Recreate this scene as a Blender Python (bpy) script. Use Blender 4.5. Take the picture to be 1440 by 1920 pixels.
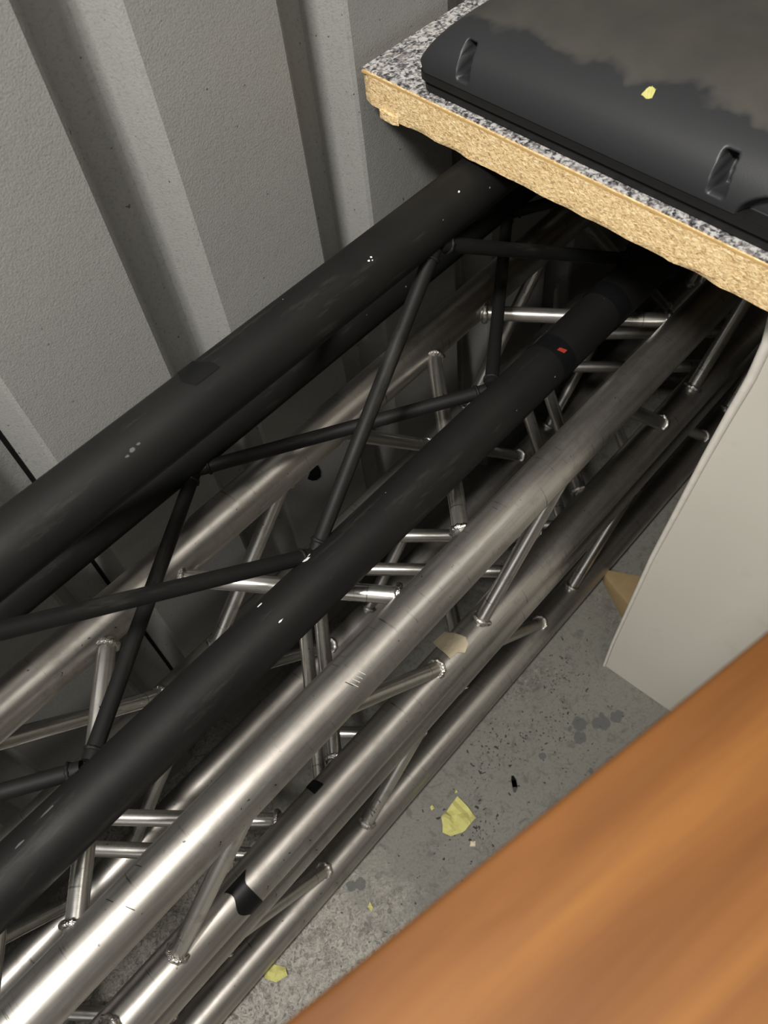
import bpy, bmesh, math, random
from mathutils import Vector, Matrix, noise
for o in list(bpy.data.objects): bpy.data.objects.remove(o)
random.seed(7)
scene = bpy.context.scene
COL = scene.collection

# ------------------------------------------------------------------ camera
cam_d = bpy.data.cameras.new('camera'); cam = bpy.data.objects.new('camera', cam_d); COL.objects.link(cam)
cam_d.sensor_fit = 'VERTICAL'; cam_d.sensor_height = 36.0; cam_d.sensor_width = 27.0
cam_d.lens = 1538.16 * 36.0 / 1920.0
CAM = Vector((0, 0, 1.29))
right = Vector((0.67180311, -0.73499288, -0.09201115)); down = Vector((-0.64040573, -0.51389356, -0.57078359))
fwd = Vector((0.37223793, 0.44237865, -0.81592895))
cam.matrix_world = Matrix(((right.x, -down.x, -fwd.x, CAM.x), (right.y, -down.y, -fwd.y, CAM.y), (right.z, -down.z, -fwd.z, CAM.z), (0, 0, 0, 1)))
cam_d.clip_start = 0.02; cam_d.clip_end = 50
cam_d.dof.use_dof = True; cam_d.dof.focus_distance = 0.86; cam_d.dof.aperture_fstop = 9.0
scene.camera = cam

# ------------------------------------------------------------------ world, unseen lamps placed for the shading, exposure
w = bpy.data.worlds.new('world'); scene.world = w; w.use_nodes = True
w.node_tree.nodes['Background'].inputs[0].default_value = (0.9, 0.95, 1.0, 1)
w.node_tree.nodes['Background'].inputs[1].default_value = 0.15
def area(name, loc, target, sx, sy, power, col):
    l = bpy.data.lights.new(name, 'AREA'); l.shape = 'RECTANGLE'; l.size = sx; l.size_y = sy; l.energy = power; l.color = col
    o = bpy.data.objects.new(name, l); COL.objects.link(o); o.location = loc
    d = Vector(target) - Vector(loc); o.rotation_euler = d.to_track_quat('-Z', 'Y').to_euler()
    return o
l1 = area('unseen_strip_light', (0.22, -0.40, 2.36), (0.22, -0.40, 0), 1.7, 0.45, 11, (1.0, 0.95, 0.87))
l4 = area('unseen_strip_light', (-0.45, -1.15, 2.36), (-0.3, -0.7, 0), 1.7, 0.40, 4, (1.0, 0.95, 0.87))  # added fill strip, brightens the low wall behind the trusses
l3 = area('unseen_key_lamp', (-0.62, 0.04, 2.28), (0.30, 0.50, 0.75), 0.26, 0.20, 48, (1.0, 0.97, 0.92))  # unseen key lamp, placed to light the groove faces from upper left
l2 = area('left_fill_light', (-2.86, -0.45, 1.35), (0, -0.45, 1.35), 2.0, 2.0, 14, (1.0, 0.98, 0.95))  # added fill from the left; the end wall has no doorway
vs = scene.view_settings
vs.view_transform = 'Standard'; vs.look = 'None'; vs.gamma = 1.0; vs.use_curve_mapping = False; vs.exposure = 0.20

# ------------------------------------------------------------------ helpers
def tag(o, label=None, cat=None, group=None, kind=None):
    if label: o['label'] = label
    if cat: o['category'] = cat
    if group: o['group'] = group
    if kind: o['kind'] = kind
    return o
def empty(name, loc=(0, 0, 0)):
    o = bpy.data.objects.new(name, None); COL.objects.link(o); o.location = loc; o.empty_display_size = 0.05; return o
def link(name, me, mat=None, parent=None):
    o = bpy.data.objects.new(name, me); COL.objects.link(o)
    if mat is not None and not me.materials: me.materials.append(mat)
    if parent is not None: o.parent = parent
    return o
def from_bm(name, bm, mat=None, parent=None, smooth=False, angle=None):
    me = bpy.data.meshes.new(name); bm.normal_update(); bm.to_mesh(me); bm.free()
    if smooth:
        for p in me.polygons: p.use_smooth = True
        if angle: me.set_sharp_from_angle(angle=math.radians(angle))
    return link(name, me, mat, parent)
def bm_box(bm, x0, x1, y0, y1, z0, z1):
    v = [bm.verts.new(c) for c in ((x0,y0,z0),(x1,y0,z0),(x1,y1,z0),(x0,y1,z0),(x0,y0,z1),(x1,y0,z1),(x1,y1,z1),(x0,y1,z1))]
    for f in ((0,3,2,1),(4,5,6,7),(0,1,5,4),(1,2,6,5),(2,3,7,6),(3,0,4,7)): bm.faces.new([v[i] for i in f])
    return v
def bevel(bm, w, seg=2):
    bmesh.ops.bevel(bm, geom=list(bm.edges), offset=w, segments=seg, affect='EDGES', profile=0.5)
def box_obj(name, dims, mat, parent=None, bw=0.0, seg=2):
    bm = bmesh.new(); bm_box(bm, *dims)
    if bw: bevel(bm, bw, seg)
    return from_bm(name, bm, mat, parent, smooth=bool(bw), angle=50)
def tube_mesh(name, r, L, seg=40, rings=1, wall=None):
    """tube along local +X from 0 to L, open ends closed by a rim of wall thickness"""
    bm = bmesh.new(); rr = []
    for k in range(rings + 1):
        x = L * k / rings
        rr.append([bm.verts.new((x, r * math.cos(2*math.pi*i/seg), r * math.sin(2*math.pi*i/seg))) for i in range(seg)])
    for a, b in zip(rr, rr[1:]):
        for i in range(seg): bm.faces.new((a[i], a[(i+1) % seg], b[(i+1) % seg], b[i]))
    if wall:
        q = r - wall; inn = []
        for x in (0, L): inn.append([bm.verts.new((x, q * math.cos(2*math.pi*i/seg), q * math.sin(2*math.pi*i/seg))) for i in range(seg)])
        for i in range(seg):
            j = (i+1) % seg
            bm.faces.new((inn[0][i], inn[0][j], rr[0][j], rr[0][i])); bm.faces.new((rr[-1][i], rr[-1][j], inn[1][j], inn[1][i]))
            bm.faces.new((inn[0][j], inn[0][i], inn[1][i], inn[1][j]))
    else:
        bm.faces.new(list(reversed(rr[0]))); bm.faces.new(rr[-1])
    bmesh.ops.recalc_face_normals(bm, faces=bm.faces)
    me = bpy.data.meshes.new(name); bm.to_mesh(me); bm.free()
    for p in me.polygons: p.use_smooth = True
    me.set_sharp_from_angle(angle=math.radians(50))
    return me
def align_x(p0, p1, roll_ref=Vector((0, 0, 1))):
    d = (Vector(p1) - Vector(p0)).normalized(); y = roll_ref.cross(d)
    if y.length < 1e-4: y = Vector((0, 1, 0)).cross(d)
    y.normalize(); z = d.cross(y)
    m = Matrix(((d.x, y.x, z.x, p0[0]), (d.y, y.y, z.y, p0[1]), (d.z, y.z, z.z, p0[2]), (0, 0, 0, 1)))
    return m

# ------------------------------------------------------------------ materials
class N:
    def __init__(self, name):
        self.m = bpy.data.materials.new(name); self.m.use_nodes = True; self.t = self.m.node_tree
        self.b = self.t.nodes['Principled BSDF']; self.co = self.t.nodes.new('ShaderNodeTexCoord')
    def obj(self, scale=(1, 1, 1), loc=(0, 0, 0), src='Object'):
        mp = self.t.nodes.new('ShaderNodeMapping'); mp.inputs['Scale'].default_value = scale; mp.inputs['Location'].default_value = loc
        self.t.links.new(self.co.outputs[src], mp.inputs['Vector']); return mp.outputs[0]
    def noise(self, vec, scale, detail=3, rough=0.55, dist=0.0):
        n = self.t.nodes.new('ShaderNodeTexNoise'); n.inputs['Scale'].default_value = scale; n.inputs['Detail'].default_value = detail
        n.inputs['Roughness'].default_value = rough; n.inputs['Distortion'].default_value = dist
        self.t.links.new(vec, n.inputs['Vector']); return n.outputs['Fac']
    def voro(self, vec, scale, out='Distance', feature='F1', rnd=1.0):
        n = self.t.nodes.new('ShaderNodeTexVoronoi'); n.feature = feature; n.inputs['Scale'].default_value = scale; n.inputs['Randomness'].default_value = rnd
        self.t.links.new(vec, n.inputs['Vector']); return n.outputs[out]
    def ramp(self, fac, stops, interp='LINEAR'):
        n = self.t.nodes.new('ShaderNodeValToRGB'); n.color_ramp.interpolation = interp; cr = n.color_ramp
        while len(cr.elements) > 2: cr.elements.remove(cr.elements[-1])
        for i, (p, c) in enumerate(stops):
            if not isinstance(c, (tuple, list)): c = (c, c, c)
            e = cr.elements[i] if i < 2 else cr.elements.new(p)
            e.position = p; e.color = (*c, 1)
        self.t.links.new(fac, n.inputs[0]); return n.outputs[0]
    def mix(self, fac, a, b, mode='MIX'):
        n = self.t.nodes.new('ShaderNodeMix'); n.data_type = 'RGBA'; n.blend_type = mode
        for s, v in ((0, fac), (6, a), (7, b)):
            if isinstance(v, bpy.types.NodeSocket): self.t.links.new(v, n.inputs[s])
            elif s == 0: n.inputs[0].default_value = v
            else: n.inputs[s].default_value = (*v, 1) if isinstance(v, (tuple, list)) else (v, v, v, 1)
        return n.outputs[2]
    def math(self, op, a, b=0.0):
        n = self.t.nodes.new('ShaderNodeMath'); n.operation = op
        for s, v in ((0, a), (1, b)):
            if isinstance(v, bpy.types.NodeSocket): self.t.links.new(v, n.inputs[s])
            else: n.inputs[s].default_value = v
        return n.outputs[0]
    def bump(self, h, strength, dist=0.001):
        n = self.t.nodes.new('ShaderNodeBump'); n.inputs['Strength'].default_value = strength; n.inputs['Distance'].default_value = dist
        self.t.links.new(h, n.inputs['Height']); self.t.links.new(n.outputs[0], self.b.inputs['Normal']); return n
    def set(self, **k):
        for kk, v in k.items():
            s = self.b.inputs[kk.replace('_', ' ')]
            if isinstance(v, bpy.types.NodeSocket): self.t.links.new(v, s)
            elif isinstance(v, (tuple, list)): s.default_value = (*v, 1)
            else: s.default_value = v
        return self

def plain(name, col, rough=0.6, metal=0.0, spec=0.5):
    n = N(name); v = n.obj(); f = n.noise(v, 60, 4)
    n.set(Base_Color=n.mix(f, tuple(c * 0.8 for c in col), tuple(min(1, c * 1.15) for c in col)), Roughness=rough, Metallic=metal)
    n.b.inputs['Specular IOR Level'].default_value = spec
    return n.m

def mat_alu(name, tint=(0.50, 0.48, 0.45), along=3.0, rough=0.17):
    n = N(name)
    streak = n.noise(n.obj((along, 75, 75)), 1.0, 5, 0.65)                     # lengthwise drawing lines
    broad = n.noise(n.obj((along * 0.7, 22, 22), (5, 2, 1)), 1.0, 3, 0.5)      # wider lengthwise tarnish
    cross = n.noise(n.obj((300, 14, 14)), 1.0, 3, 0.6)                         # handling marks around the tube
    vb = n.obj((1, 1, 1)); blot = n.noise(vb, 24, 5, 0.65); fine = n.noise(n.obj((120, 190, 190)), 1.0, 3, 0.6)
    spot = n.ramp(n.noise(vb, 150, 3, 0.6), [(0.25, 0.0), (0.30, 1.0)])
    c = n.mix(n.ramp(streak, [(0.3, 0.0), (0.7, 1.0)]), tuple(k * 0.66 for k in tint), tuple(k * 1.12 for k in tint))
    c = n.mix(n.ramp(broad, [(0.36, 0.6), (0.52, 0.0)]), c, (0.20, 0.178, 0.158))
    c = n.mix(n.ramp(blot, [(0.32, 0.5), (0.46, 0.0)]), c, (0.22, 0.198, 0.175))
    mk = n.math('MULTIPLY', n.ramp(cross, [(0.62, 0.0), (0.68, 1.0)]), n.ramp(blot, [(0.48, 0.0), (0.6, 0.8)]))
    c = n.mix(mk, c, (0.10, 0.09, 0.08))
    c = n.mix(n.math('SUBTRACT', 1.0, spot), c, (0.05, 0.045, 0.04))
    r = n.math('ADD', n.math('MULTIPLY', streak, 0.14), n.math('MULTIPLY', n.math('SUBTRACT', 1.0, blot), 0.26))
    n.set(Base_Color=c, Metallic=0.94, Roughness=n.math('ADD', n.math('ADD', r, n.math('MULTIPLY', fine, 0.06)), rough))
    n.bump(n.math('ADD', n.math('MULTIPLY', streak, 0.9), n.math('MULTIPLY', cross, 0.8)), 0.09, 0.0006)
    return n.m
M_ALU = mat_alu('worn_aluminium')
M_ALUB = mat_alu('brace_aluminium', (0.64, 0.625, 0.59), 2.0, 0.08)
def mat_weld():
    n = N('weld_bead'); v = n.obj(); f = n.noise(v, 420, 2)
    n.set(Base_Color=n.mix(f, (0.35, 0.33, 0.3), (0.9, 0.88, 0.84)), Metallic=1.0, Roughness=0.22); n.bump(f, 0.8, 0.002); return n.m
M_WELD = mat_weld()
def mat_blackpaint():
    n = N('matt_black_paint'); v = n.obj((1, 1, 1)); f = n.noise(v, 14, 5, 0.6); g = n.noise(v, 600, 2)
    c = n.mix(n.ramp(f, [(0.35, 0.0), (0.7, 1.0)]), (0.0052, 0.0052, 0.005), (0.0085, 0.0085, 0.008))
    dust = n.ramp(n.noise(n.obj((5, 30, 30)), 1.6, 5, 0.7), [(0.58, 0.0), (0.72, 0.4)])
    c = n.mix(dust, c, (0.045, 0.042, 0.036))
    fleck = n.ramp(n.noise(v, 95, 2, 0.5), [(0.775, 0.0), (0.785, 1.0)])
    c = n.mix(fleck, c, (0.2, 0.195, 0.185))
    n.set(Base_Color=c, Roughness=n.ramp(f, [(0.3, 0.64), (0.7, 0.54)])); n.b.inputs['Specular IOR Level'].default_value = 0.18
    n.bump(g, 0.06, 0.0006); return n.m
M_BLK = mat_blackpaint()
def mat_wall():
    n = N('grey_container_paint'); v = n.obj(); f = n.noise(v, 5, 4); g = n.noise(v, 330, 3, 0.6); h = n.noise(v, 60, 3)
    c = n.mix(f, (0.205, 0.205, 0.195), (0.255, 0.253, 0.24))
    c = n.mix(n.ramp(g, [(0.3, 0.35), (0.48, 0.0)]), c, (0.1, 0.098, 0.09))
    pit = n.ramp(n.noise(v, 130, 2, 0.5), [(0.24, 1.0), (0.29, 0.0)])
    c = n.mix(pit, c, (0.06, 0.058, 0.052))
    n.set(Base_Color=c, Roughness=n.ramp(h, [(0.3, 0.42), (0.7, 0.55)])); n.bump(n.math('ADD', n.noise(v, 520, 2, 0.5), n.math('MULTIPLY', h, 0.8)), 0.27, 0.0014); return n.m
M_WALL = mat_wall()
M_HOLE = plain('black_void', (0.004, 0.004, 0.004), 0.9, spec=0.1)
def mat_floor():
    n = N('worn_grey_floor'); v = n.obj()
    f = n.noise(v, 4, 5, 0.6); g = n.noise(v, 240, 4, 0.65); h = n.noise(v, 60, 5, 0.7, 0.6)
    c = n.mix(f, (0.105, 0.101, 0.086), (0.150, 0.145, 0.127))
    c = n.mix(n.ramp(g, [(0.38, 0.75), (0.5, 0.0)]), c, (0.1, 0.094, 0.082))
    # scraped-off crumbly patch where the paint is gone
    worn = n.ramp(n.noise(v, 5.0, 4, 0.6, 0.4), [(0.5, 0.0), (0.62, 1.0)])
    chips = n.ramp(n.noise(v, 190, 3, 0.6, 1.2), [(0.42, 1.0), (0.52, 0.0)])
    c = n.mix(n.math('MULTIPLY', worn, chips), c, (0.075, 0.07, 0.06))
    c = n.mix(n.math('MULTIPLY', worn, n.ramp(n.noise(v, 150, 3, 0.6), [(0.58, 0.0), (0.68, 0.35)])), c, (0.34, 0.32, 0.28))
    sx_ = n.t.nodes.new('ShaderNodeSeparateXYZ'); n.t.links.new(v, sx_.inputs[0])
    bare = n.math('ADD', n.math('SUBTRACT', 0.13, sx_.outputs[0]), n.math('MULTIPLY', n.math('SUBTRACT', n.noise(v, 14, 5, 0.7), 0.5), 0.30))
    bare = n.ramp(bare, [(0.0, 0.0), (0.10, 1.0)])
    aggr = n.ramp(n.noise(v, 130, 5, 0.75, 1.6), [(0.38, (0.06, 0.055, 0.046)), (0.46, (0.19, 0.178, 0.153)), (0.62, (0.33, 0.315, 0.275))])
    c = n.mix(n.math('MULTIPLY', bare, 0.85), c, aggr)
    scuff = n.ramp(n.noise(n.obj((1, 1, 1), (3, 5, 0)), 70, 4, 0.65, 2.5), [(0.30, 1.0), (0.37, 0.0)])
    scuff = n.math('MULTIPLY', scuff, n.ramp(n.noise(n.obj((1, 1, 1), (7, 1, 0)), 9, 3, 0.6), [(0.40, 0.0), (0.55, 1.0)]))
    c = n.mix(n.math('MULTIPLY', scuff, 0.85), c, (0.022, 0.02, 0.018))
    smear = n.ramp(n.noise(v, 24, 5, 0.7), [(0.57, 0.0), (0.70, 0.55)])
    c = n.mix(smear, c, (0.05, 0.048, 0.042))
    c = n.mix(n.ramp(n.noise(n.obj((1, 1, 1), (1, 9, 0)), 55, 5, 0.75, 0.8), [(0.36, 0.6), (0.47, 0.0)]), c, (0.055, 0.052, 0.045))
    # oil drips: wobbly round splats lying on the floor
    wob = n.t.nodes.new('ShaderNodeTexNoise'); wob.inputs['Scale'].default_value = 130; wob.inputs['Detail'].default_value = 2
    n.t.links.new(v, wob.inputs['Vector'])
    vm = n.t.nodes.new('ShaderNodeVectorMath'); vm.operation = 'MULTIPLY_ADD'; n.t.links.new(wob.outputs['Color'], vm.inputs[0])
    vm.inputs[1].default_value = (0.009, 0.009, 0); n.t.links.new(v, vm.inputs[2])
    drops = [(0.480, 0.176, 0.0125), (0.464, 0.184, 0.004), (0.462, 0.163, 0.0105), (0.506, 0.149, 0.0125), (0.499, 0.155, 0.010), (0.515, 0.158, 0.006), (0.527, 0.138, 0.0105), (0.534, 0.139, 0.007), (0.075, 0.278, 0.009), (0.064, 0.285, 0.008), (0.43, 0.12, 0.004), (0.40, 0.19, 0.006)]
    tot = None
    for x, y, r in drops:
        d = n.t.nodes.new('ShaderNodeVectorMath'); d.operation = 'DISTANCE'; n.t.links.new(vm.outputs[0], d.inputs[0]); d.inputs[1].default_value = (x + 0.0045, y + 0.0045, 0)
        k = n.math('SUBTRACT', 1.0, n.math('DIVIDE', d.outputs['Value'], r)); tot = k if tot is None else n.math('MAXIMUM', tot, k)
    c = n.mix(n.ramp(tot, [(0.0, 0.0), (0.12, 0.85)]), c, (0.055, 0.056, 0.055))
    n.set(Base_Color=c, Roughness=0.62); n.bump(n.math('ADD', g, h), 0.35, 0.0015); return n.m
M_FLOOR = mat_floor()
def mat_chip():
    n = N('chipboard_core'); v = n.obj()
    a = n.noise(n.obj((360, 240, 430)), 1.0, 3, 0.6, 0.8); b = n.noise(n.obj((150, 150, 190), (4, 1, 9)), 1.0, 4, 0.7, 0.8)
    c = n.ramp(a, [(0.3, (0.30, 0.17, 0.065)), (0.42, (0.52, 0.36, 0.17)), (0.55, (0.66, 0.49, 0.26)), (0.7, (0.8, 0.66, 0.42))])
    c = n.mix(n.ramp(b, [(0.3, 0.7), (0.42, 0.0)]), c, (0.27, 0.15, 0.06))
    pit = n.ramp(n.noise(v, 95, 2), [(0.2, 1.0), (0.24, 0.0)]); c = n.mix(pit, c, (0.09, 0.05, 0.02))
    n.set(Base_Color=c, Roughness=0.85); n.bump(n.math('ADD', a, b), 0.6, 0.002); return n.m
M_CHIP = mat_chip()
M_PAPERBACK = plain('resin_edge', (0.45, 0.29, 0.11), 0.7)
def mat_granite():
    n = N('granite_laminate'); v = n.obj()
    a = n.noise(v, 230, 3, 0.6, 0.5); b = n.noise(n.obj((1, 1, 1), (2, 7, 1)), 170, 2, 0.5, 0.4); d = n.noise(v, 90, 3)
    c = n.ramp(a, [(0.36, (0.015, 0.015, 0.02)), (0.42, (0.09, 0.088, 0.092)), (0.5, (0.25, 0.245, 0.24)), (0.58, (0.45, 0.44, 0.43))])
    c = n.mix(n.ramp(b, [(0.33, 0.9), (0.42, 0.0)]), c, (0.05, 0.05, 0.06))
    c = n.mix(n.ramp(d, [(0.5, 0.0), (0.7, 0.4)]), c, (0.36, 0.31, 0.28))
    n.set(Base_Color=c, Roughness=0.42); return n.m
M_GRAN = mat_granite()
def mat_case():
    n = N('black_moulded_plastic'); v = n.obj(); g = n.noise(v, 700, 2)
    # a film of dust on the crown, rubbed off with a wavy edge along the shoulder
    sep = n.t.nodes.new('ShaderNodeSeparateXYZ'); n.t.links.new(v, sep.inputs[0])
    wav = n.noise(n.obj((1, 1, 1)), 17, 3, 0.6)
    e = n.math('ADD', sep.outputs[0], n.math('MULTIPLY', n.math('SUBTRACT', wav, 0.5), 0.05))
    dust = n.ramp(n.math('SUBTRACT', e, 0.037), [(0.0, 0.0), (0.006, 1.0)])
    dust = n.math('MULTIPLY', dust, n.ramp(n.noise(v, 9, 4, 0.6), [(0.3, 0.35), (0.7, 1.0)]))
    c = n.mix(dust, (0.018, 0.019, 0.0205), (0.045, 0.042, 0.036))
    scr = n.ramp(n.noise(n.obj((60, 14, 60)), 1.0, 3), [(0.73, 0.0), (0.77, 0.5)]); c = n.mix(scr, c, (0.12, 0.12, 0.12))
    n.set(Base_Color=c, Roughness=n.math('ADD', n.math('MULTIPLY', dust, 0.2), 0.42)); n.b.inputs['Specular IOR Level'].default_value = 0.35; n.bump(g, 0.1, 0.0006); return n.m
M_CASE = mat_case()
M_CASE2 = plain('black_case_base', (0.008, 0.008, 0.008), 0.5, spec=0.3)
def mat_white():
    n = N('white_cabinet_board'); v = n.obj(); f = n.noise(v, 4, 4, 0.55)
    c = n.mix(f, (0.44, 0.415, 0.36), (0.49, 0.47, 0.42)); c = n.mix(n.ramp(n.noise(v, 16, 4), [(0.62, 0.0), (0.75, 0.35)]), c, (0.35, 0.31, 0.25))
    n.set(Base_Color=c, Roughness=0.5); return n.m
M_WHITE = mat_white()
M_LIP = plain('off_white_edging', (0.56, 0.53, 0.48), 0.45)
def mat_wood():
    n = N('orange_varnished_wood')
    a = n.noise(n.obj((2.2, 34, 34)), 1.0, 5, 0.6, 0.6); b = n.noise(n.obj((9, 190, 190)), 1.0, 3, 0.6)
    c = n.ramp(a, [(0.3, (0.075, 0.027, 0.006)), (0.45, (0.115, 0.044, 0.0105)), (0.6, (0.15, 0.060, 0.0145)), (0.75, (0.19, 0.082, 0.019))])
    c = n.mix(n.ramp(b, [(0.3, 0.35), (0.5, 0.0)]), c, (0.12, 0.05, 0.016))
    n.set(Base_Color=c, Roughness=0.6); n.b.inputs['Specular IOR Level'].default_value = 0.2; n.bump(b, 0.1, 0.0006); return n.m
M_WOOD = mat_wood()
M_YEL = plain('yellow_paper', (0.42, 0.40, 0.135), 0.8)
M_BEIGE = plain('beige_paper', (0.50, 0.43, 0.30), 0.8)
M_TAN = plain('tan_timber', (0.22, 0.155, 0.075), 0.75)
M_TAPE = plain('black_tape', (0.010, 0.010, 0.011), 0.38)
M_RED = plain('red_mark', (0.5, 0.05, 0.03), 0.6)
M_INK = plain('black_marker', (0.01, 0.01, 0.01), 0.6)
M_CHIPW = plain('bare_metal_chip', (0.7, 0.69, 0.66), 0.4)
M_SCUFF = plain('grey_scuff', (0.06, 0.06, 0.06), 0.6)
M_DIRT = plain('dark_grit', (0.02, 0.019, 0.017), 0.8)
M_STEEL = plain('dark_steel', (0.03, 0.028, 0.026), 0.35, 0.6)

# ------------------------------------------------------------------ setting
YW = 0.615; FX0, FX1, FY0, HC = -2.9, 3.2, -1.75, 2.40
def plane_obj(name, pts, mat):
    bm = bmesh.new(); bm.faces.new([bm.verts.new(p) for p in pts]); return tag(from_bm(name, bm, mat), kind='structure')
floor = plane_obj('floor', [(FX0, FY0, 0), (FX1, FY0, 0), (FX1, YW + 0.06, 0), (FX0, YW + 0.06, 0)], M_FLOOR)
plane_obj('ceiling', [(FX0, YW + 0.06, HC), (FX1, YW + 0.06, HC), (FX1, FY0 - 0.06, HC), (FX0, FY0 - 0.06, HC)], M_WALL)
PITCH, GX0, GW, GL, GR, GD = 0.2288, 0.2629, 0.0784, 0.0183, 0.0601, 0.044
def corrugated(name, yw, sgn):
    """pressed container side: wide flats with trapezoid grooves that run floor to ceiling"""
    pts = [(FX0, 0)]
    for k in range(-13, 13):
        x = GX0 + k * PITCH
        if x < FX0 + 0.05 or x + GW > FX1 - 0.05: continue
        rr = 0.003
        pts += [(x - rr, 0), (x + rr * 0.4, GD * 0.06), (x + GL - rr * 0.4, GD * 0.94), (x + GL + rr, GD), (x + GR - rr * 0.5, GD), (x + GR + rr * 0.4, GD * 0.94), (x + GW - rr * 0.4, GD * 0.06), (x + GW + rr, 0)]
    pts.append((FX1, 0))
    bm = bmesh.new(); lo = [bm.verts.new((x, yw + sgn * d, 0)) for x, d in pts]; hi = [bm.verts.new((x, yw + sgn * d, HC)) for x, d in pts]
    for i in range(len(pts) - 1):
        q = (lo[i], lo[i+1], hi[i+1], hi[i]) if sgn < 0 else (lo[i+1], lo[i], hi[i], hi[i+1])
        bm.faces.new(q)
    return tag(from_bm(name, bm, M_WALL), kind='structure')
wall = corrugated('wall_back', YW, 1)
wall['label'] = 'grey corrugated container wall behind the trusses'
corrugated('wall_front', FY0, -1)
plane_obj('wall_right', [(FX1, FY0 - .06, 0), (FX1, FY0 - .06, HC), (FX1, YW + .06, HC), (FX1, YW + .06, 0)], M_WALL)
plane_obj('wall_left', [(FX0, FY0 - .06, 0), (FX0, YW + .06, 0), (FX0, YW + .06, HC), (FX0, FY0 - .06, HC)], M_WALL)
# dark joint between two wall sheets in one groove, and a punched hole in a flat
xs = GX0 - PITCH + GR
box_obj('sheet_joint', (xs - 0.0035, xs + 0.0005, YW + GD - 0.004, YW + GD + 0.003, 0.0, HC), M_HOLE, wall)
bm = bmesh.new()
hp = [(0.388, .383), (0.396, .393), (0.4045, .399), (0.4105, .391), (0.4125, .377), (0.410, .366), (0.402, .366), (0.394, .373)]
lo = [bm.verts.new((x, YW - 0.0012, z)) for x, z in hp]; hi = [bm.verts.new((x, YW + 0.004, z)) for x, z in hp]
bm.faces.new(lo)
for i in range(len(hp)): bm.faces.new((lo[i], hi[i], hi[(i+1) % len(hp)], lo[(i+1) % len(hp)]))
bmesh.ops.recalc_face_normals(bm, faces=bm.faces)
tag(from_bm('punched_hole', bm, M_HOLE, wall), 'small black hole in the wall')

# ------------------------------------------------------------------ trusses
X0, X1 = -1.15, 2.1
def weld_mesh(name, R, r, seed):
    rnd = random.Random(seed); bm = bmesh.new(); ns, nt = 22, 8; rings = []
    for i in range(ns):
        a = 2 * math.pi * i / ns; rr = r * (0.9 + 0.25 * math.sin(i * 2.6) + 0.2 * rnd.random())
        rings.append([bm.verts.new((rr * math.sin(2*math.pi*j/nt) * 1.1, (R + rr * math.cos(2*math.pi*j/nt)) * math.cos(a), (R + rr * math.cos(2*math.pi*j/nt)) * math.sin(a))) for j in range(nt)])
    for i in range(ns):
        for j in range(nt): bm.faces.new((rings[i][j], rings[(i+1) % ns][j], rings[(i+1) % ns][(j+1) % nt], rings[i][(j+1) % nt]))
    bmesh.ops.recalc_face_normals(bm, faces=bm.faces)
    me = bpy.data.meshes.new(name); bm.to_mesh(me); bm.free()
    for p in me.polygons: p.use_smooth = True
    return me
BR = 0.0095
ME_CHORD = tube_mesh('chord', 0.025, X1 - X0, 48, 1, 0.003)
ME_WELD = [weld_mesh('weld_%d' % i, BR + 0.0012, 0.0032, i) for i in range(3)]
MESH_CACHE = {}
def brace(truss, p0, p1, r0, r1, br, mat, weldmes, weldmat):
    """round bar between two chord centre lines, with a weld collar where it meets each chord"""
    L = (Vector(p1) - Vector(p0)).length; key = (round(L, 4), br, mat.name)
    if key not in MESH_CACHE:
        MESH_CACHE[key] = tube_mesh('brace', br, L, 24, 1); MESH_CACHE[key].materials.append(mat)
    o = link('brace', MESH_CACHE[key], None, truss); o.matrix_basis = align_x(p0, p1)
    if weldmes:
        d = (Vector(p1) - Vector(p0)).normalized(); s = math.sqrt(max(1e-6, d.y ** 2 + d.z ** 2))
        for t in (r0 * 0.985 / s, L - r1 * 0.985 / s):
            wm = random.choice(weldmes); wo = link('weld', wm, weldmat, o)
            wo.matrix_local = Matrix.Translation((t, 0, 0)) @ Matrix.Rotation(random.random() * 6.28, 4, 'X')
    return o
def chords(truss, yz, me, mat):
    for y, z in yz:
        o = link('chord', me, mat, truss); o.location = (X0, y, z)
def lace(truss, c1, a1, c2, p, gap, r, br, mat, wm, wmat, a2=None, weldr=None):
    """zigzag between chords c1 (apexes at a1 + k p) and c2 (apexes at a2 + k p, by default halfway)"""
    k0 = math.floor((X0 - a1) / p) - 1
    if a2 is None: a2 = a1 + p / 2
    w_ = r if weldr is None else weldr
    for k in range(k0, k0 + 12):
        a = a1 + k * p
        for xa, xb in ((a + gap, a2 + k * p - gap), (a - gap, a2 + (k - 1) * p + gap)):
            if min(xa, xb) < X0 + 0.03 or max(xa, xb) > X1 - 0.03: continue
            brace(truss, (xa, *c1), (xb, *c2), w_, w_, br, mat, wm, wmat)
P = 0.512
cC, cS, cD, cR = (0.2943, 0.5482), (0.5306, 0.5598), (0.3059, 0.3119), (0.5422, 0.3235)
top = tag(empty('aluminium_box_truss', (0, 0.4, 0.31)), 'bare aluminium box truss lying on another one, directly under the black truss', 'truss', 'aluminium box trusses')
bpy.context.view_layer.update()
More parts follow.
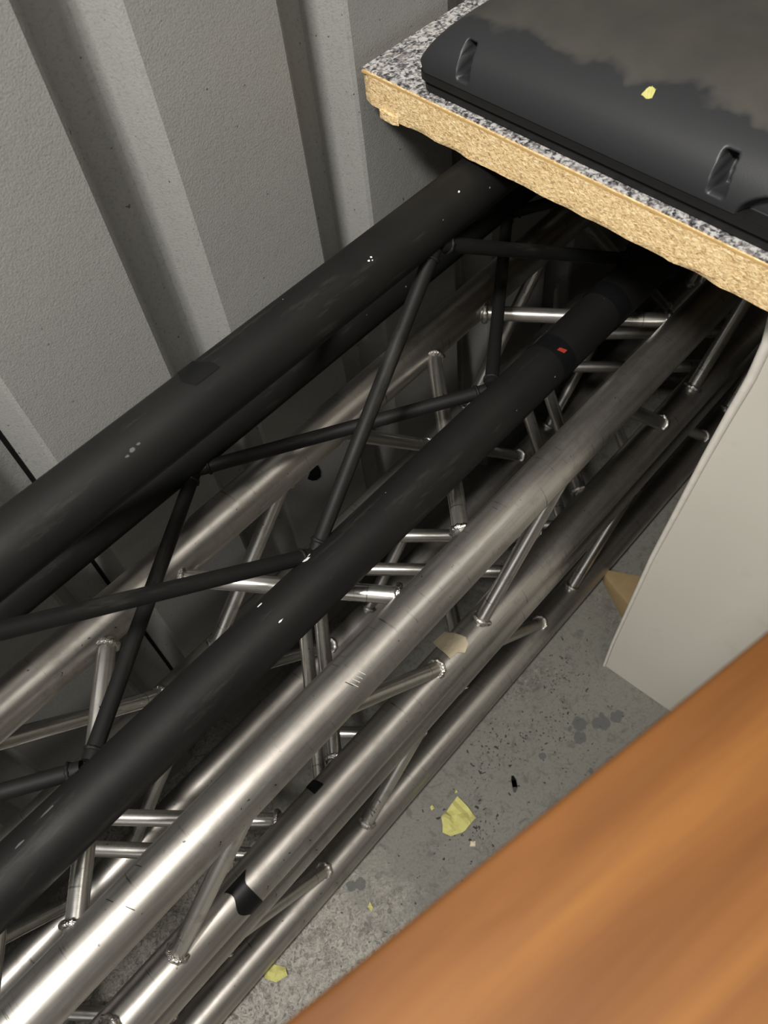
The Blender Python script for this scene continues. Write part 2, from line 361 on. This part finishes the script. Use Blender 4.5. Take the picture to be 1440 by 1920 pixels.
# build parts in world space, then keep their places under the root
def build_box(root, c1, c2, c3, c4, a_top, a_front, a_back, a_bot, a_top2=None):
    n0 = set(bpy.data.objects)
    chords(root, (c1, c2, c3, c4), ME_CHORD, M_ALU)
    lace(root, c1, a_top, c2, P, 0.031, 0.025, BR, M_ALUB, ME_WELD, M_WELD, a_top2)     # top face
    lace(root, c3, a_front, c1, P, 0.024, 0.025, BR, M_ALUB, ME_WELD, M_WELD)   # front face
    lace(root, c4, a_back, c2, P, 0.026, 0.025, BR, M_ALUB, ME_WELD, M_WELD)    # back face
    lace(root, c3, a_bot, c4, P, 0.028, 0.025, BR, M_ALUB, ME_WELD, M_WELD)     # bottom face
build_box(top, cC, cS, cD, cR, 0.318, 0.345, 0.094, 0.090, 0.600)
low = tag(empty('aluminium_box_truss', (0, 0.43, 0)), 'bare aluminium box truss resting on the floor, lowest of the stack', 'truss', 'aluminium box trusses')
eD, eQ, eE, eS = (0.3072, 0.2613), (0.5435, 0.2729), (0.3188, 0.0250), (0.5551, 0.0366)
build_box(low, eD, eQ, eE, eS, 0.055, 0.096, 0.352, 0.350)
# matt black triangular truss on top
RB = 0.027; PB = 0.548
bA, bB, bK = (0.4563, 0.8075), (0.3623, 0.6100), (0.5805, 0.6273)
blk = tag(empty('black_triangular_truss', (0, 0.45, 0.6)), 'matt black triangular truss on top of the stack, leaning at the corrugated wall', 'truss')
ME_BCH = tube_mesh('chord', RB, X1 - X0, 56, 1, 0.003)
chords(blk, (bA, bB, bK), ME_BCH, M_BLK)
ME_BW = [weld_mesh('weld_black_%d' % i, 0.0076, 0.0017, 10 + i) for i in range(2)]
# the bent lacing bars meet on the skins of the chords, not on their centre lines
def off(c, y, z): return (c[0] + RB * y, c[1] + RB * z)
lace(blk, off(bB, .80, .43), 0.2254, off(bA, -.62, -.60), PB, 0.004, 0, 0.0076, M_BLK, ME_BW, M_BLK, 0.488, 0.006)
lace(blk, off(bB, .80, .43), 0.2254 - PB / 2, off(bK, -.66, -.58), PB, 0.004, 0, 0.0076, M_BLK, ME_BW, M_BLK, 0.2218, 0.006)
lace(blk, off(bA, .75, -.5), 0.23, off(bK, .3, .8), PB, 0.004, 0, 0.0076, M_BLK, ME_BW, M_BLK, None, 0.006)
bpy.context.view_layer.update()
for root in (top, low, blk):
    inv = Matrix.Translation(-root.location)
    for c in root.children: c.matrix_parent_inverse = inv

# ---- tape, paint chips, writing on the tubes
def patch(name, c, r, x0f, x1f, a0, a1, mat, parent, na=14, nx=4, thick=0.0007, label=None):
    """piece of tape wrapped on a tube that runs along x; x0f/x1f give its torn ends by angle fraction"""
    bm = bmesh.new(); g = []
    for i in range(na + 1):
        t = i / na; a = math.radians(a0 + (a1 - a0) * t); xa, xb = x0f(t), x1f(t)
        g.append([bm.verts.new((xa + (xb - xa) * j / nx, c[0] + (r + thick) * math.cos(a), c[1] + (r + thick) * math.sin(a))) for j in range(nx + 1)])
    for i in range(na):
        for j in range(nx): bm.faces.new((g[i][j], g[i][j+1], g[i+1][j+1], g[i+1][j]))
    bmesh.ops.solidify(bm, geom=list(bm.faces), thickness=thick)
    bmesh.ops.recalc_face_normals(bm, faces=bm.faces)
    o = from_bm(name, bm, mat, parent, smooth=True, angle=40); o.matrix_parent_inverse = Matrix.Translation(-parent.location)
    if label: o['label'] = label
    return o
patch('tape_strip', cD, 0.025, lambda t: -0.050 + 0.004 * math.sin(9 * t), lambda t: -0.028 + (0.010 * max(0, 0.18 - t) / 0.18), 78, 200, M_TAPE, top, label='torn strip of black tape')
patch('tape_strip', cD, 0.025, lambda t: 0.090, lambda t: 0.1015 + 0.004 * t, 20, 78, M_TAPE, top, label='short strip of black tape')
patch('tape_band', bB, RB, lambda t: 0.574, lambda t: 0.596, 0, 360, M_TAPE, blk, na=40, label='glossy black tape band')
patch('tape_band', bB, RB, lambda t: 0.682, lambda t: 0.706, 0, 360, M_TAPE, blk, na=40, label='glossy black tape band')
patch('tape_strip', bA, RB, lambda t: 0.203 + 0.003 * math.sin(7 * t), lambda t: 0.226 - 0.004 * math.sin(5 * t), 40, 112, M_TAPE, blk, label='dull strip of black tape')
patch('red_mark', bB, RB + 0.0012, lambda t: 0.579 + 0.004 * t, lambda t: 0.584 + 0.005 * t, 112, 128, M_RED, blk, na=4, nx=1, label='small red mark on the tape')
def chip(c, r, x, ang, sx, sa, parent, mat=M_CHIPW, name='paint_chip'):
    a = math.radians(ang); rnd = random.Random(int(x * 1000 + ang)); bm = bmesh.new(); n = 7
    vs_ = []
    for i in range(n):
        t = 2 * math.pi * i / n; k = 0.6 + 0.6 * rnd.random(); aa = a + sa * k * math.sin(t) / r
        vs_.append(bm.verts.new((x + sx * k * math.cos(t), c[0] + (r + 0.0004) * math.cos(aa), c[1] + (r + 0.0004) * math.sin(aa))))
    bm.faces.new(vs_); bmesh.ops.solidify(bm, geom=list(bm.faces), thickness=0.0004); bmesh.ops.recalc_face_normals(bm, faces=bm.faces)
    o = from_bm(name, bm, mat, parent); o.matrix_parent_inverse = Matrix.Translation(-parent.location); return o
for (c, x, a, sx, sa) in [(bA, .400, 124, .0014, .0012), (bA, .404, 121, .001, .001), (bA, .403, 127, .0008, .0006), (bB, .213, 56, .0045, .003), (bB, .218, 50, .002, .002), (bB, .150, 63, .004, .0014),
                          (bB, .151, 121, .003, .0008), (bA, .133, 131, .003, .0016), (bA, .140, 129, .002, .001), (bA, .127, 134, .002, .001), (bB, -.090, 76, .008, .001), (bB, -.119, 87, .006, .001), (bA, .523, 125, .0015, .001)]:
    chip(c, RB, x, a, sx, sa, blk, M_SCUFF if x < 0.145 else M_CHIPW)
# dark scratches across the front top chord
for x, a in [(-.108, 70), (-.100, 112), (.160, 118), (.163, 128), (.167, 124), (.171, 122), (.176, 121), (-.075, 60)]:
    s = patch('scratch', cC, 0.025, lambda t, x=x: x + 0.003 * t, lambda t, x=x: x + 0.003 * t + 0.0008, a - 9, a + 9, M_CHIPW if .161 < x < .2 else M_INK, top, na=5, nx=1, thick=0.0002)
# marker scrawl on a front brace of the lowest truss
def scrawl():
    p0 = Vector((0.096 + 0.024, *eE)); p1 = Vector((0.096 + P / 2 - 0.024, *eD)); d = (p1 - p0).normalized()
    view = (CAM - (p0 + d * 0.06)).normalized(); nrm = (view - d * view.dot(d)).normalized(); side = d.cross(nrm)
    bm = bmesh.new()
    strokes = [[(0, -.2), (.003, .3), (.006, -.1)], [(.009, -.3), (.010, .35), (.013, .1), (.012, -.3)], [(.017, .3), (.019, -.3), (.022, .2)], [(.025, -.3), (.028, .35)], [(.031, .3), (.034, -.1), (.031, -.3)]]
    for st in strokes:
        for (u0, v0), (u1, v1) in zip(st, st[1:]):
            q = []
            for (u, v), s in (((u0, v0), -1), ((u0, v0), 1), ((u1, v1), 1), ((u1, v1), -1)):
                vv = v + s * 0.045; h = math.sqrt(max(0.0, 1 - vv * vv))
                q.append(bm.verts.new(p0 + d * (0.050 + u + s * 0.0003) + side * (vv * (BR + .0003)) + nrm * (h * (BR + .0003))))
            bm.faces.new(q)
    bmesh.ops.solidify(bm, geom=list(bm.faces), thickness=0.0002)
    o = from_bm('marker_writing', bm, M_INK, low); o.matrix_parent_inverse = Matrix.Translation(-low.location); o['label'] = 'black marker scrawl'
scrawl()

# ------------------------------------------------------------------ worktop
ZT, ZB = 0.880, 0.842
wt = tag(empty('worktop', (1.2, 0.2, ZB)), 'chipboard worktop with speckled grey laminate, its raw end cut facing out', 'worktop')
def prism(name, poly, z0, z1, mat, parent, bw=0.0, rough=None):
    bm = bmesh.new(); lo = [bm.verts.new((x, y, z0)) for x, y in poly]; hi = [bm.verts.new((x, y, z1)) for x, y in poly]; n = len(poly)
    bm.faces.new(list(reversed(lo))); bm.faces.new(hi)
    for i in range(n): bm.faces.new((lo[i], lo[(i+1) % n], hi[(i+1) % n], hi[i]))
    if bw: bevel(bm, bw, 2)
    bmesh.ops.recalc_face_normals(bm, faces=bm.faces)
    o = from_bm(name, bm, mat, parent, smooth=bool(bw), angle=40)
    if parent is not None: o.matrix_parent_inverse = Matrix.Translation(-parent.location)
    return o
def end_x(y): return 0.568 + (y - 0.599) * 0.0945
# core: finely divided end cut so that the sawn edge is slightly ragged
bm = bmesh.new(); ys = [0.603 - 0.903 * i / 150 for i in range(151)]; zs = [ZB + (ZT - 0.0012 - ZB) * j / 8 for j in range(9)]
g = []
for y in ys:
    row = []
    for j, z in enumerate(zs):
        e = 0.0006 * noise.noise(Vector((0, y * 160, z * 220))) + (0.0035 * noise.noise(Vector((3, y * 22, 0))) if j == 0 else 0)
        dz = (0.0016 * noise.noise(Vector((9, y * 30, 0))) + (0.006 if 0.565 < y < 0.61 else 0)) if j == 0 else 0
        row.append(bm.verts.new((end_x(y) + abs(e) + (0.004 * max(0, (y - 0.592) / 0.011)), y, z + dz)))
    g.append(row)
for a, b in zip(g, g[1:]):
    for j in range(8): bm.faces.new((a[j], a[j+1], b[j+1], b[j]))
b0 = [bm.verts.new((2.4, 0.603, z)) for z in (ZB, ZT - 0.0012)]; b1 = [bm.verts.new((2.4, -0.300, z)) for z in (ZB, ZT - 0.0012)]
bm.faces.new([r[-1] for r in g] + [b1[1], b0[1]]); bm.faces.new([r[0] for r in reversed(g)] + [b0[0], b1[0]])
bm.faces.new(list(reversed(g[0])) + [b0[0], b0[1]]); bm.faces.new(g[-1] + [b1[1], b1[0]]); bm.faces.new((b0[0], b1[0], b1[1], b0[1]))
bmesh.ops.recalc_face_normals(bm, faces=bm.faces)
o = from_bm('chipboard_core', bm, M_CHIP, wt); o.matrix_parent_inverse = Matrix.Translation(-wt.location); o['label'] = 'pale raw chipboard'
lam = prism('laminate_top', [(end_x(0.603) + 0.0025, 0.603), (end_x(-0.30) + 0.001, -0.30), (2.4, -0.30), (2.4, 0.603)], ZT - 0.0012, ZT, M_GRAN, wt); lam['label'] = 'speckled grey laminate'
prism('resin_line', [(end_x(0.601) - 0.0003, 0.601), (end_x(-0.30) - 0.0003, -0.30), (2.39, -0.30), (2.39, 0.601)], ZT - 0.0032, ZT - 0.00125, M_PAPERBACK, wt)
sp = prism('splinter', [(end_x(.57) - .001, .578), (end_x(.57) - .002, .571), (end_x(.56) - .003, .558), (end_x(.56) - .001, .551), (end_x(.56) + .004, .553), (end_x(.57) + .004, .577)], ZB - 0.0035, ZB + 0.006, M_CHIP, wt, 0.0006)

# ------------------------------------------------------------------ moulded plastic case on the worktop
cs = tag(empty('plastic_case', (0.569, 0.529, ZT)), 'dusty black moulded plastic case with slotted sides on the worktop', 'case')
cs.rotation_euler = (0, 0, 0)
DIRY = Vector((-0.0945, -1, 0)).normalized(); DIRX = Vector((1, -0.0945, 0)).normalized()
rot = Matrix(((DIRX.x, DIRY.x, 0, 0), (DIRX.y, DIRY.y, 0, 0), (0, 0, -1, 0), (0, 0, 0, 1)))
ang_c = math.atan2(DIRX.y, DIRX.x); cs.rotation_euler = (0, 0, ang_c)
# local frame: x inward from the end of the worktop, y runs back to front (negative), z up
CW, CL = 0.46, 0.78
def rbox(name, x0, x1, y0, y1, z0, z1, rad, mat, bw):
    pts = []
    for cx, cy, a0 in ((x1 - rad, y1 - rad, 0), (x0 + rad, y1 - rad, 90), (x0 + rad, y0 + rad, 180), (x1 - rad, y0 + rad, 270)):
        for k in range(5): a = math.radians(a0 + 22.5 * k); pts.append((cx + rad * math.cos(a), cy + rad * math.sin(a)))
    bm = bmesh.new(); lo = [bm.verts.new((x, y, z0)) for x, y in pts]; hi = [bm.verts.new((x, y, z1)) for x, y in pts]; n = len(pts)
    bm.faces.new(list(reversed(lo))); bm.faces.new(hi)
    for i in range(n): bm.faces.new((lo[i], lo[(i+1) % n], hi[(i+1) % n], hi[i]))
    bmesh.ops.recalc_face_normals(bm, faces=bm.faces)
    if bw: bmesh.ops.bevel(bm, geom=[e for e in bm.edges if abs(e.verts[0].co.z - e.verts[1].co.z) < 1e-6], offset=bw, segments=2, affect='EDGES')
    return from_bm(name, bm, mat, cs, smooth=True, angle=40)
rbox('base_tray', 0.0025, CW - 0.0025, -CL + 0.0025, -0.0025, 0.0, 0.0085, 0.012, M_CASE2, 0.0015)
rbox('lid_rim', 0.0, CW, -CL, 0.0, 0.0105, 0.0195, 0.012, M_CASE2, 0.001)
rbox('seal', 0.004, CW - 0.004, -CL + 0.004, -0.004, 0.0085, 0.0105, 0.012, M_HOLE, 0.0)
SLOTS = [-0.0583, -0.3200, -0.5800]
def prof(u):   # height of the lid shoulder at inset u
    a, b = 0.105, 0.062
    return b * math.sqrt(max(0.0, 1 - (1 - min(u, a) / a) ** 2)) + 0.02 * max(0, min(1, (u - a) / 0.14))
def lid_h(x, y):
    ux, uy = min(x, CW - x), min(-y, CL + y)
    hx, hy = prof(max(0, ux)), prof(max(0, uy) * 1.15); k = 0.012
    h = -k * math.log(math.exp(-hx / k) + math.exp(-hy / k))
    return max(0.0, min(h, hx, hy))
def sstep(e0, e1, v): t = max(0.0, min(1.0, (v - e0) / (e1 - e0))); return t * t * (3 - 2 * t)
def dent(x, y, z):
    """slots pressed into the shoulder and a finger recess in the lower edge: how far a point moves in"""
    if x > 0.05: return 0.0
    d = 0.0; t = (z - 0.0085) / 0.024
    for sy in SLOTS:
        wv = abs(y - sy - 0.004 * (t - .5)) / (0.0066 - 0.0012 * t)
        d = max(d, 0.022 * sstep(1.15, 0.85, wv) * sstep(-0.06, 0.06, t) * sstep(1.06, 0.9, t))
    q = math.hypot((y + 0.381) / 0.040, z / 0.0225)
    return max(d, 0.013 * sstep(1.03, 0.9, q))
bm = bmesh.new(); rad = 0.012; g = []; A_ = 0.105
us = [A_ * (1 - math.cos(math.pi / 2 * i / 60)) for i in range(61)]
xsn = us + [A_ + (CW - 2 * A_) * i / 20 for i in range(1, 20)] + [CW - u for u in reversed(us[::3])]
ysn = [0.0008 * i for i in range(12)] + [0.0096 + 0.0013 * i for i in range(326)]; ysn += [ysn[-1] + (CL - ysn[-1]) * i / 60 for i in range(1, 61)]
for x in xsn:
    row = []
    for yy in ysn:
        y = -yy; px, py = x, y
        for cx, cy, sx_, sy_ in ((rad, -rad, -1, 1), (CW - rad, -rad, 1, 1), (rad, -CL + rad, -1, -1), (CW - rad, -CL + rad, 1, -1)):
            dx, dy = x - cx, y - cy
            if dx * sx_ > 0 and dy * sy_ > 0:
                m = max(abs(dx), abs(dy)); hyp = math.hypot(dx, dy)
                if hyp > 1e-9: px, py = cx + dx * m / hyp, cy + dy * m / hyp
        h = lid_h(px, py); d = dent(px, py, h)
        row.append(bm.verts.new((px + d, py, 0.0195 + h - 0.25 * d * (h > 0.002))))
    g.append(row)
for i in range(len(xsn) - 1):
    for j in range(len(ysn) - 1): bm.faces.new((g[i][j], g[i][j+1], g[i+1][j+1], g[i+1][j]))
bm.normal_update()
lid = from_bm('lid', bm, M_CASE, cs, smooth=True)
if lid.data.polygons[40 * (len(ysn) - 1) + 200].normal.z < 0: lid.data.flip_normals()

# ------------------------------------------------------------------ white cabinet carrying the worktop
cb = tag(empty('white_cabinet', (0.9, 0.0, 0)), 'white cabinet standing on the floor under the worktop', 'cabinet')
PX = 0.590
edge = [(0.0, .206), (.085, .2035), (.21, .196), (.36, .187), (.48, .176), (.585, .1665), (.66, .1585), (.71, .1525), (.755, .1505), (.80, .154), (ZB - .002, .158)]
def edge_y(z):
    for (z0, y0), (z1, y1) in zip(edge, edge[1:]):
        if z <= z1: return y0 + (y1 - y0) * (z - z0) / (z1 - z0)
    return edge[-1][1]
bm = bmesh.new(); n = 60; rows = []
for i in range(n + 1):
    z = (ZB - .002) * i / n; y = edge_y(z); rows.append([bm.verts.new(c) for c in ((PX, -0.30, z), (PX, y - .006, z), (PX + .006, y, z), (PX + .017, y, z), (PX + .017, -0.30, z))])
for a, b in zip(rows, rows[1:]):
    for j in range(5): bm.faces.new((a[j], a[(j+1) % 5], b[(j+1) % 5], b[j]))
bm.faces.new(rows[-1]); bm.faces.new(list(reversed(rows[0]))); bmesh.ops.recalc_face_normals(bm, faces=bm.faces)
def fix(o, root): o.matrix_parent_inverse = Matrix.Translation(-root.location); return o
fix(from_bm('side_panel', bm, M_WHITE, cb, smooth=True, angle=30), cb)
bm = bmesh.new(); rows = []; ns = 10
for i in range(n + 1):
    z = (ZB - .002) * i / n; y = edge_y(z); r = 0.0022 + 0.0034 * (z / ZB) ** 1.3
    rows.append([bm.verts.new((PX - 0.0005 + r * math.cos(2*math.pi*k/ns), y - 0.003 + r * math.sin(2*math.pi*k/ns), z)) for k in range(ns)])
for a, b in zip(rows, rows[1:]):
    for j in range(ns): bm.faces.new((a[j], a[(j+1) % ns], b[(j+1) % ns], b[j]))
bm.faces.new(rows[-1]); bm.faces.new(list(reversed(rows[0]))); bmesh.ops.recalc_face_normals(bm, faces=bm.faces)
tag(fix(from_bm('edging_strip', bm, M_LIP, cb, smooth=True, angle=60), cb), 'thin rounded edging strip')
fix(box_obj('back_panel', (PX + .017, 1.20, 0.125, 0.137, 0.02, ZB - .002), M_WHITE, cb), cb)
fix(box_obj('side_panel', (1.20, 1.217, -0.30, 0.15, 0.0, ZB - .002), M_WHITE, cb, 0.001), cb)
fix(box_obj('bottom_panel', (PX + .017, 1.20, -0.30, 0.125, 0.08, 0.096), M_WHITE, cb), cb)
fix(box_obj('door', (PX + .001, 1.216, -0.319, -0.301, 0.09, ZB - .006), M_WHITE, cb, 0.0015), cb)

# tan block poking out behind the cabinet
bm = bmesh.new()
v = [bm.verts.new(c) for c in ((0.731, .304, 0), (0.716, .290, 0), (0.672, .214, 0), (0.765, .214, 0), (0.733, .302, .020), (0.720, .290, .020), (0.682, .214, .046), (0.760, .214, .046))]
for f in ((3, 2, 1, 0), (4, 5, 6, 7), (0, 1, 5, 4), (1, 2, 6, 5), (2, 3, 7, 6), (3, 0, 4, 7)): bm.faces.new([v[i] for i in f])
bmesh.ops.recalc_face_normals(bm, faces=bm.faces); bevel(bm, 0.0025, 2)
tag(from_bm('wooden_wedge', bm, M_TAN, None, smooth=True, angle=40), 'tan wooden wedge on the floor poking out behind the white cabinet', 'wedge')

# ------------------------------------------------------------------ wooden stool close to the lens
ED = Vector((0.977, -0.212, 0)).normalized()
tb = tag(empty('wooden_stool', (0.075, 0.0295, 0)), 'orange brown wooden stool top, out of focus close to the camera', 'stool')
tb.rotation_euler = (0, 0, math.atan2(ED.y, ED.x)); TZ = 1.010
box_obj('stool_top', (-0.135, 0.150, -0.160, 0.0, TZ - 0.022, TZ), M_WOOD, tb, 0.003, 3)
for x0 in (-0.125, 0.112):
    for y0 in (-0.150, -0.055):
        box_obj('leg', (x0, x0 + 0.028, y0, y0 + 0.028, 0.0, TZ - 0.022), M_WOOD, tb, 0.002)
box_obj('apron', (-0.097, 0.112, -0.049, -0.035, TZ - 0.062, TZ - 0.022), M_WOOD, tb, 0.001)
box_obj('apron', (-0.097, 0.112, -0.143, -0.129, TZ - 0.062, TZ - 0.022), M_WOOD, tb, 0.001)
box_obj('rung', (-0.097, 0.112, -0.145, -0.127, 0.25, 0.27), M_WOOD, tb, 0.001)

# ------------------------------------------------------------------ scraps
def scrap(name, pts, z, mat, label, cat, amp=0.004, seed=1, lift=None):
    """torn, creased piece of paper: outline subdivided and crumpled"""
    bm = bmesh.new(); cx = sum(p[0] for p in pts) / len(pts); cy = sum(p[1] for p in pts) / len(pts)
    f = bm.faces.new([bm.verts.new((x, y, 0)) for x, y in pts])
    if f.normal.z < 0: f.normal_flip()
    bmesh.ops.triangulate(bm, faces=list(bm.faces)); bmesh.ops.subdivide_edges(bm, edges=list(bm.edges), cuts=3, use_grid_fill=True)
    bmesh.ops.triangulate(bm, faces=list(bm.faces))
    sz = max(max(p[0] for p in pts) - min(p[0] for p in pts), 0.004)
    for vv in bm.verts:
        q = Vector((vv.co.x / sz * 2.2, vv.co.y / sz * 2.2, seed * 3.7))
        vv.co.z = z + amp * (abs(noise.noise(q)) * 1.6 + 0.15) + (lift(vv.co.x - cx, vv.co.y - cy) if lift else 0)
    bmesh.ops.solidify(bm, geom=list(bm.faces), thickness=0.00025)
    bmesh.ops.recalc_face_normals(bm, faces=bm.faces)
    return tag(from_bm(name, bm, mat), label, cat)
G = 'yellow paper scraps'
scrap('paper_scrap', [(.2655, .2505), (.263, .228), (.2585, .2085), (.2345, .209), (.228, .211), (.213, .2195), (.2095, .233), (.217, .239), (.224, .2475), (.236, .2475)], 0.0004, M_YEL, 'large crumpled yellow paper scrap on the floor beside the stool', 'paper', 0.010, 3)['group'] = G
scrap('paper_scrap', [(.2305, .2715), (.2285, .265), (.223, .2665), (.2255, .2715)], 0.0004, M_YEL, 'tiny yellow paper scrap on the floor next to the large crumpled one, towards the trusses', 'paper', 0.002, 5)['group'] = G
scrap('paper_scrap', [(.272, .2585), (.270, .2535), (.2665, .2565)], 0.0004, M_YEL, 'tiniest yellow paper scrap, just above the point of the large crumpled one', 'paper', 0.002, 6)['group'] = G
scrap('paper_scrap', [(-.073, .282), (-.078, .272), (-.095, .278), (-.102, .293), (-.096, .301), (-.082, .297)], 0.0004, M_YEL, 'yellow paper scrap lying against the lowest truss chord', 'paper', 0.006, 8)['group'] = G
scrap('paper_scrap', [(.067, .250), (.064, .241), (.059, .2395), (.060, .248)], 0.0004, M_YEL, 'small yellow paper flake on the bare floor between truss and stool', 'paper', 0.002, 9)['group'] = G
scrap('paper_scrap', [(.232, .188), (.226, .184), (.221, .190), (.228, .194)], 0.0004, M_BEIGE, 'small pale beige flake near the stool by the crumpled yellow scrap', 'paper', 0.002, 11)['group'] = G
# beige torn paper stuck over a joint of the upper box truss
sc = scrap('paper_scrap', [(.349, .333), (.356, .303), (.351, .295), (.340, .2915), (.334, .298), (.321, .2995), (.323, .318), (.328, .335)], 0.0, M_BEIGE, 'torn beige paper scrap caught on a chord of the upper aluminium truss', 'paper', 0.002, 12,
           lambda x, y: 0.0)
for vv in sc.data.vertices:      # drape it over the round chord
    dy = vv.co.y - cD[0]; lim = 0.017
    zs_ = math.sqrt(0.0256 ** 2 - min(abs(dy), lim) ** 2) - (max(0, abs(dy) - lim) * 0.55)
    vv.co.z += cD[1] + zs_ + 0.0004
# crumb on the case lid
lm = cs.matrix_basis
hx, hy = 0.028, -0.2344
pz = ZT + 0.0195 + prof(hx) ; p_ = Matrix.Translation((0.569, 0.529, 0)) @ Matrix.Rotation(ang_c, 4, 'Z') @ Vector((hx, hy, 0))
scrap('paper_scrap', [(p_.x - .002, p_.y + .0055), (p_.x - .003, p_.y), (p_.x - .002, p_.y - .004), (p_.x + .002, p_.y - .004), (p_.x + .003, p_.y), (p_.x + .002, p_.y + .003)], pz + 0.0006, M_YEL, 'tiny yellow scrap lying on the black case', 'paper', 0.0015, 14, lambda x, y: x * 1.1)
# dark metal clip and grit on the floor
bm = bmesh.new()
path = [Vector((.345, .206, .002)), Vector((.340, .200, .004)), Vector((.333, .192, .004)), Vector((.327, .188, .002))]
for i, p in enumerate(path):
    r = 0.0016 + 0.0022 * (i in (1, 2)); d = Vector((.7, .7, 0)); nrm = Vector((d.y, -d.x, 0))
    for s in (-1, 1): bm.verts.new(p + nrm * s * r)
bm.verts.ensure_lookup_table()
for i in range(3): bm.faces.new((bm.verts[2*i], bm.verts[2*i+1], bm.verts[2*i+3], bm.verts[2*i+2]))
bmesh.ops.solidify(bm, geom=list(bm.faces), thickness=0.0015); bmesh.ops.recalc_face_normals(bm, faces=bm.faces)
tag(from_bm('metal_clip', bm, M_STEEL), 'small dark metal clip on the floor near the stool', 'clip')
bm = bmesh.new(); rnd = random.Random(4)
CL_ = [(.40, .030, .235, .020), (.54, .028, .245, .018), (.335, .028, .250, .017), (.25, .026, .195, .014), (.46, .03, .20, .02)]
for k in range(430):
    if k % 4: m_ = CL_[k % 5]; x, y = rnd.gauss(m_[0], m_[1]), rnd.gauss(m_[2], m_[3])
    else: x, y = rnd.uniform(-.05, .56), rnd.uniform(.14, .285)
    if y > 0.286 : continue
    s = rnd.uniform(.0004, .0013) * (1.7 if rnd.random() < .12 else 1); a = rnd.random() * 6.28; e = rnd.uniform(.9, 2.4)
    c_, s_ = math.cos(a), math.sin(a); vs4 = []
    for dx, dy, dz in ((-e, -rnd.uniform(.2, 1.2), 0), (e, -rnd.uniform(.1, 1), 0), (e * rnd.uniform(.2, .8), rnd.uniform(.5, 1.6), 0), (-e * rnd.uniform(.1, .9), rnd.uniform(.1, 1.3), 0), (0, 0, .35)):
        vs4.append(bm.verts.new((x + s * (dx * c_ - dy * s_), y + s * (dx * s_ + dy * c_), 0.0001 + s * dz)))
    for i in range(4): bm.faces.new((vs4[i], vs4[(i+1) % 4], vs4[4]))
tag(from_bm('floor_grit', bm, M_DIRT), 'dark grit and crumbs scattered over the grey floor', 'grit', kind='stuff')
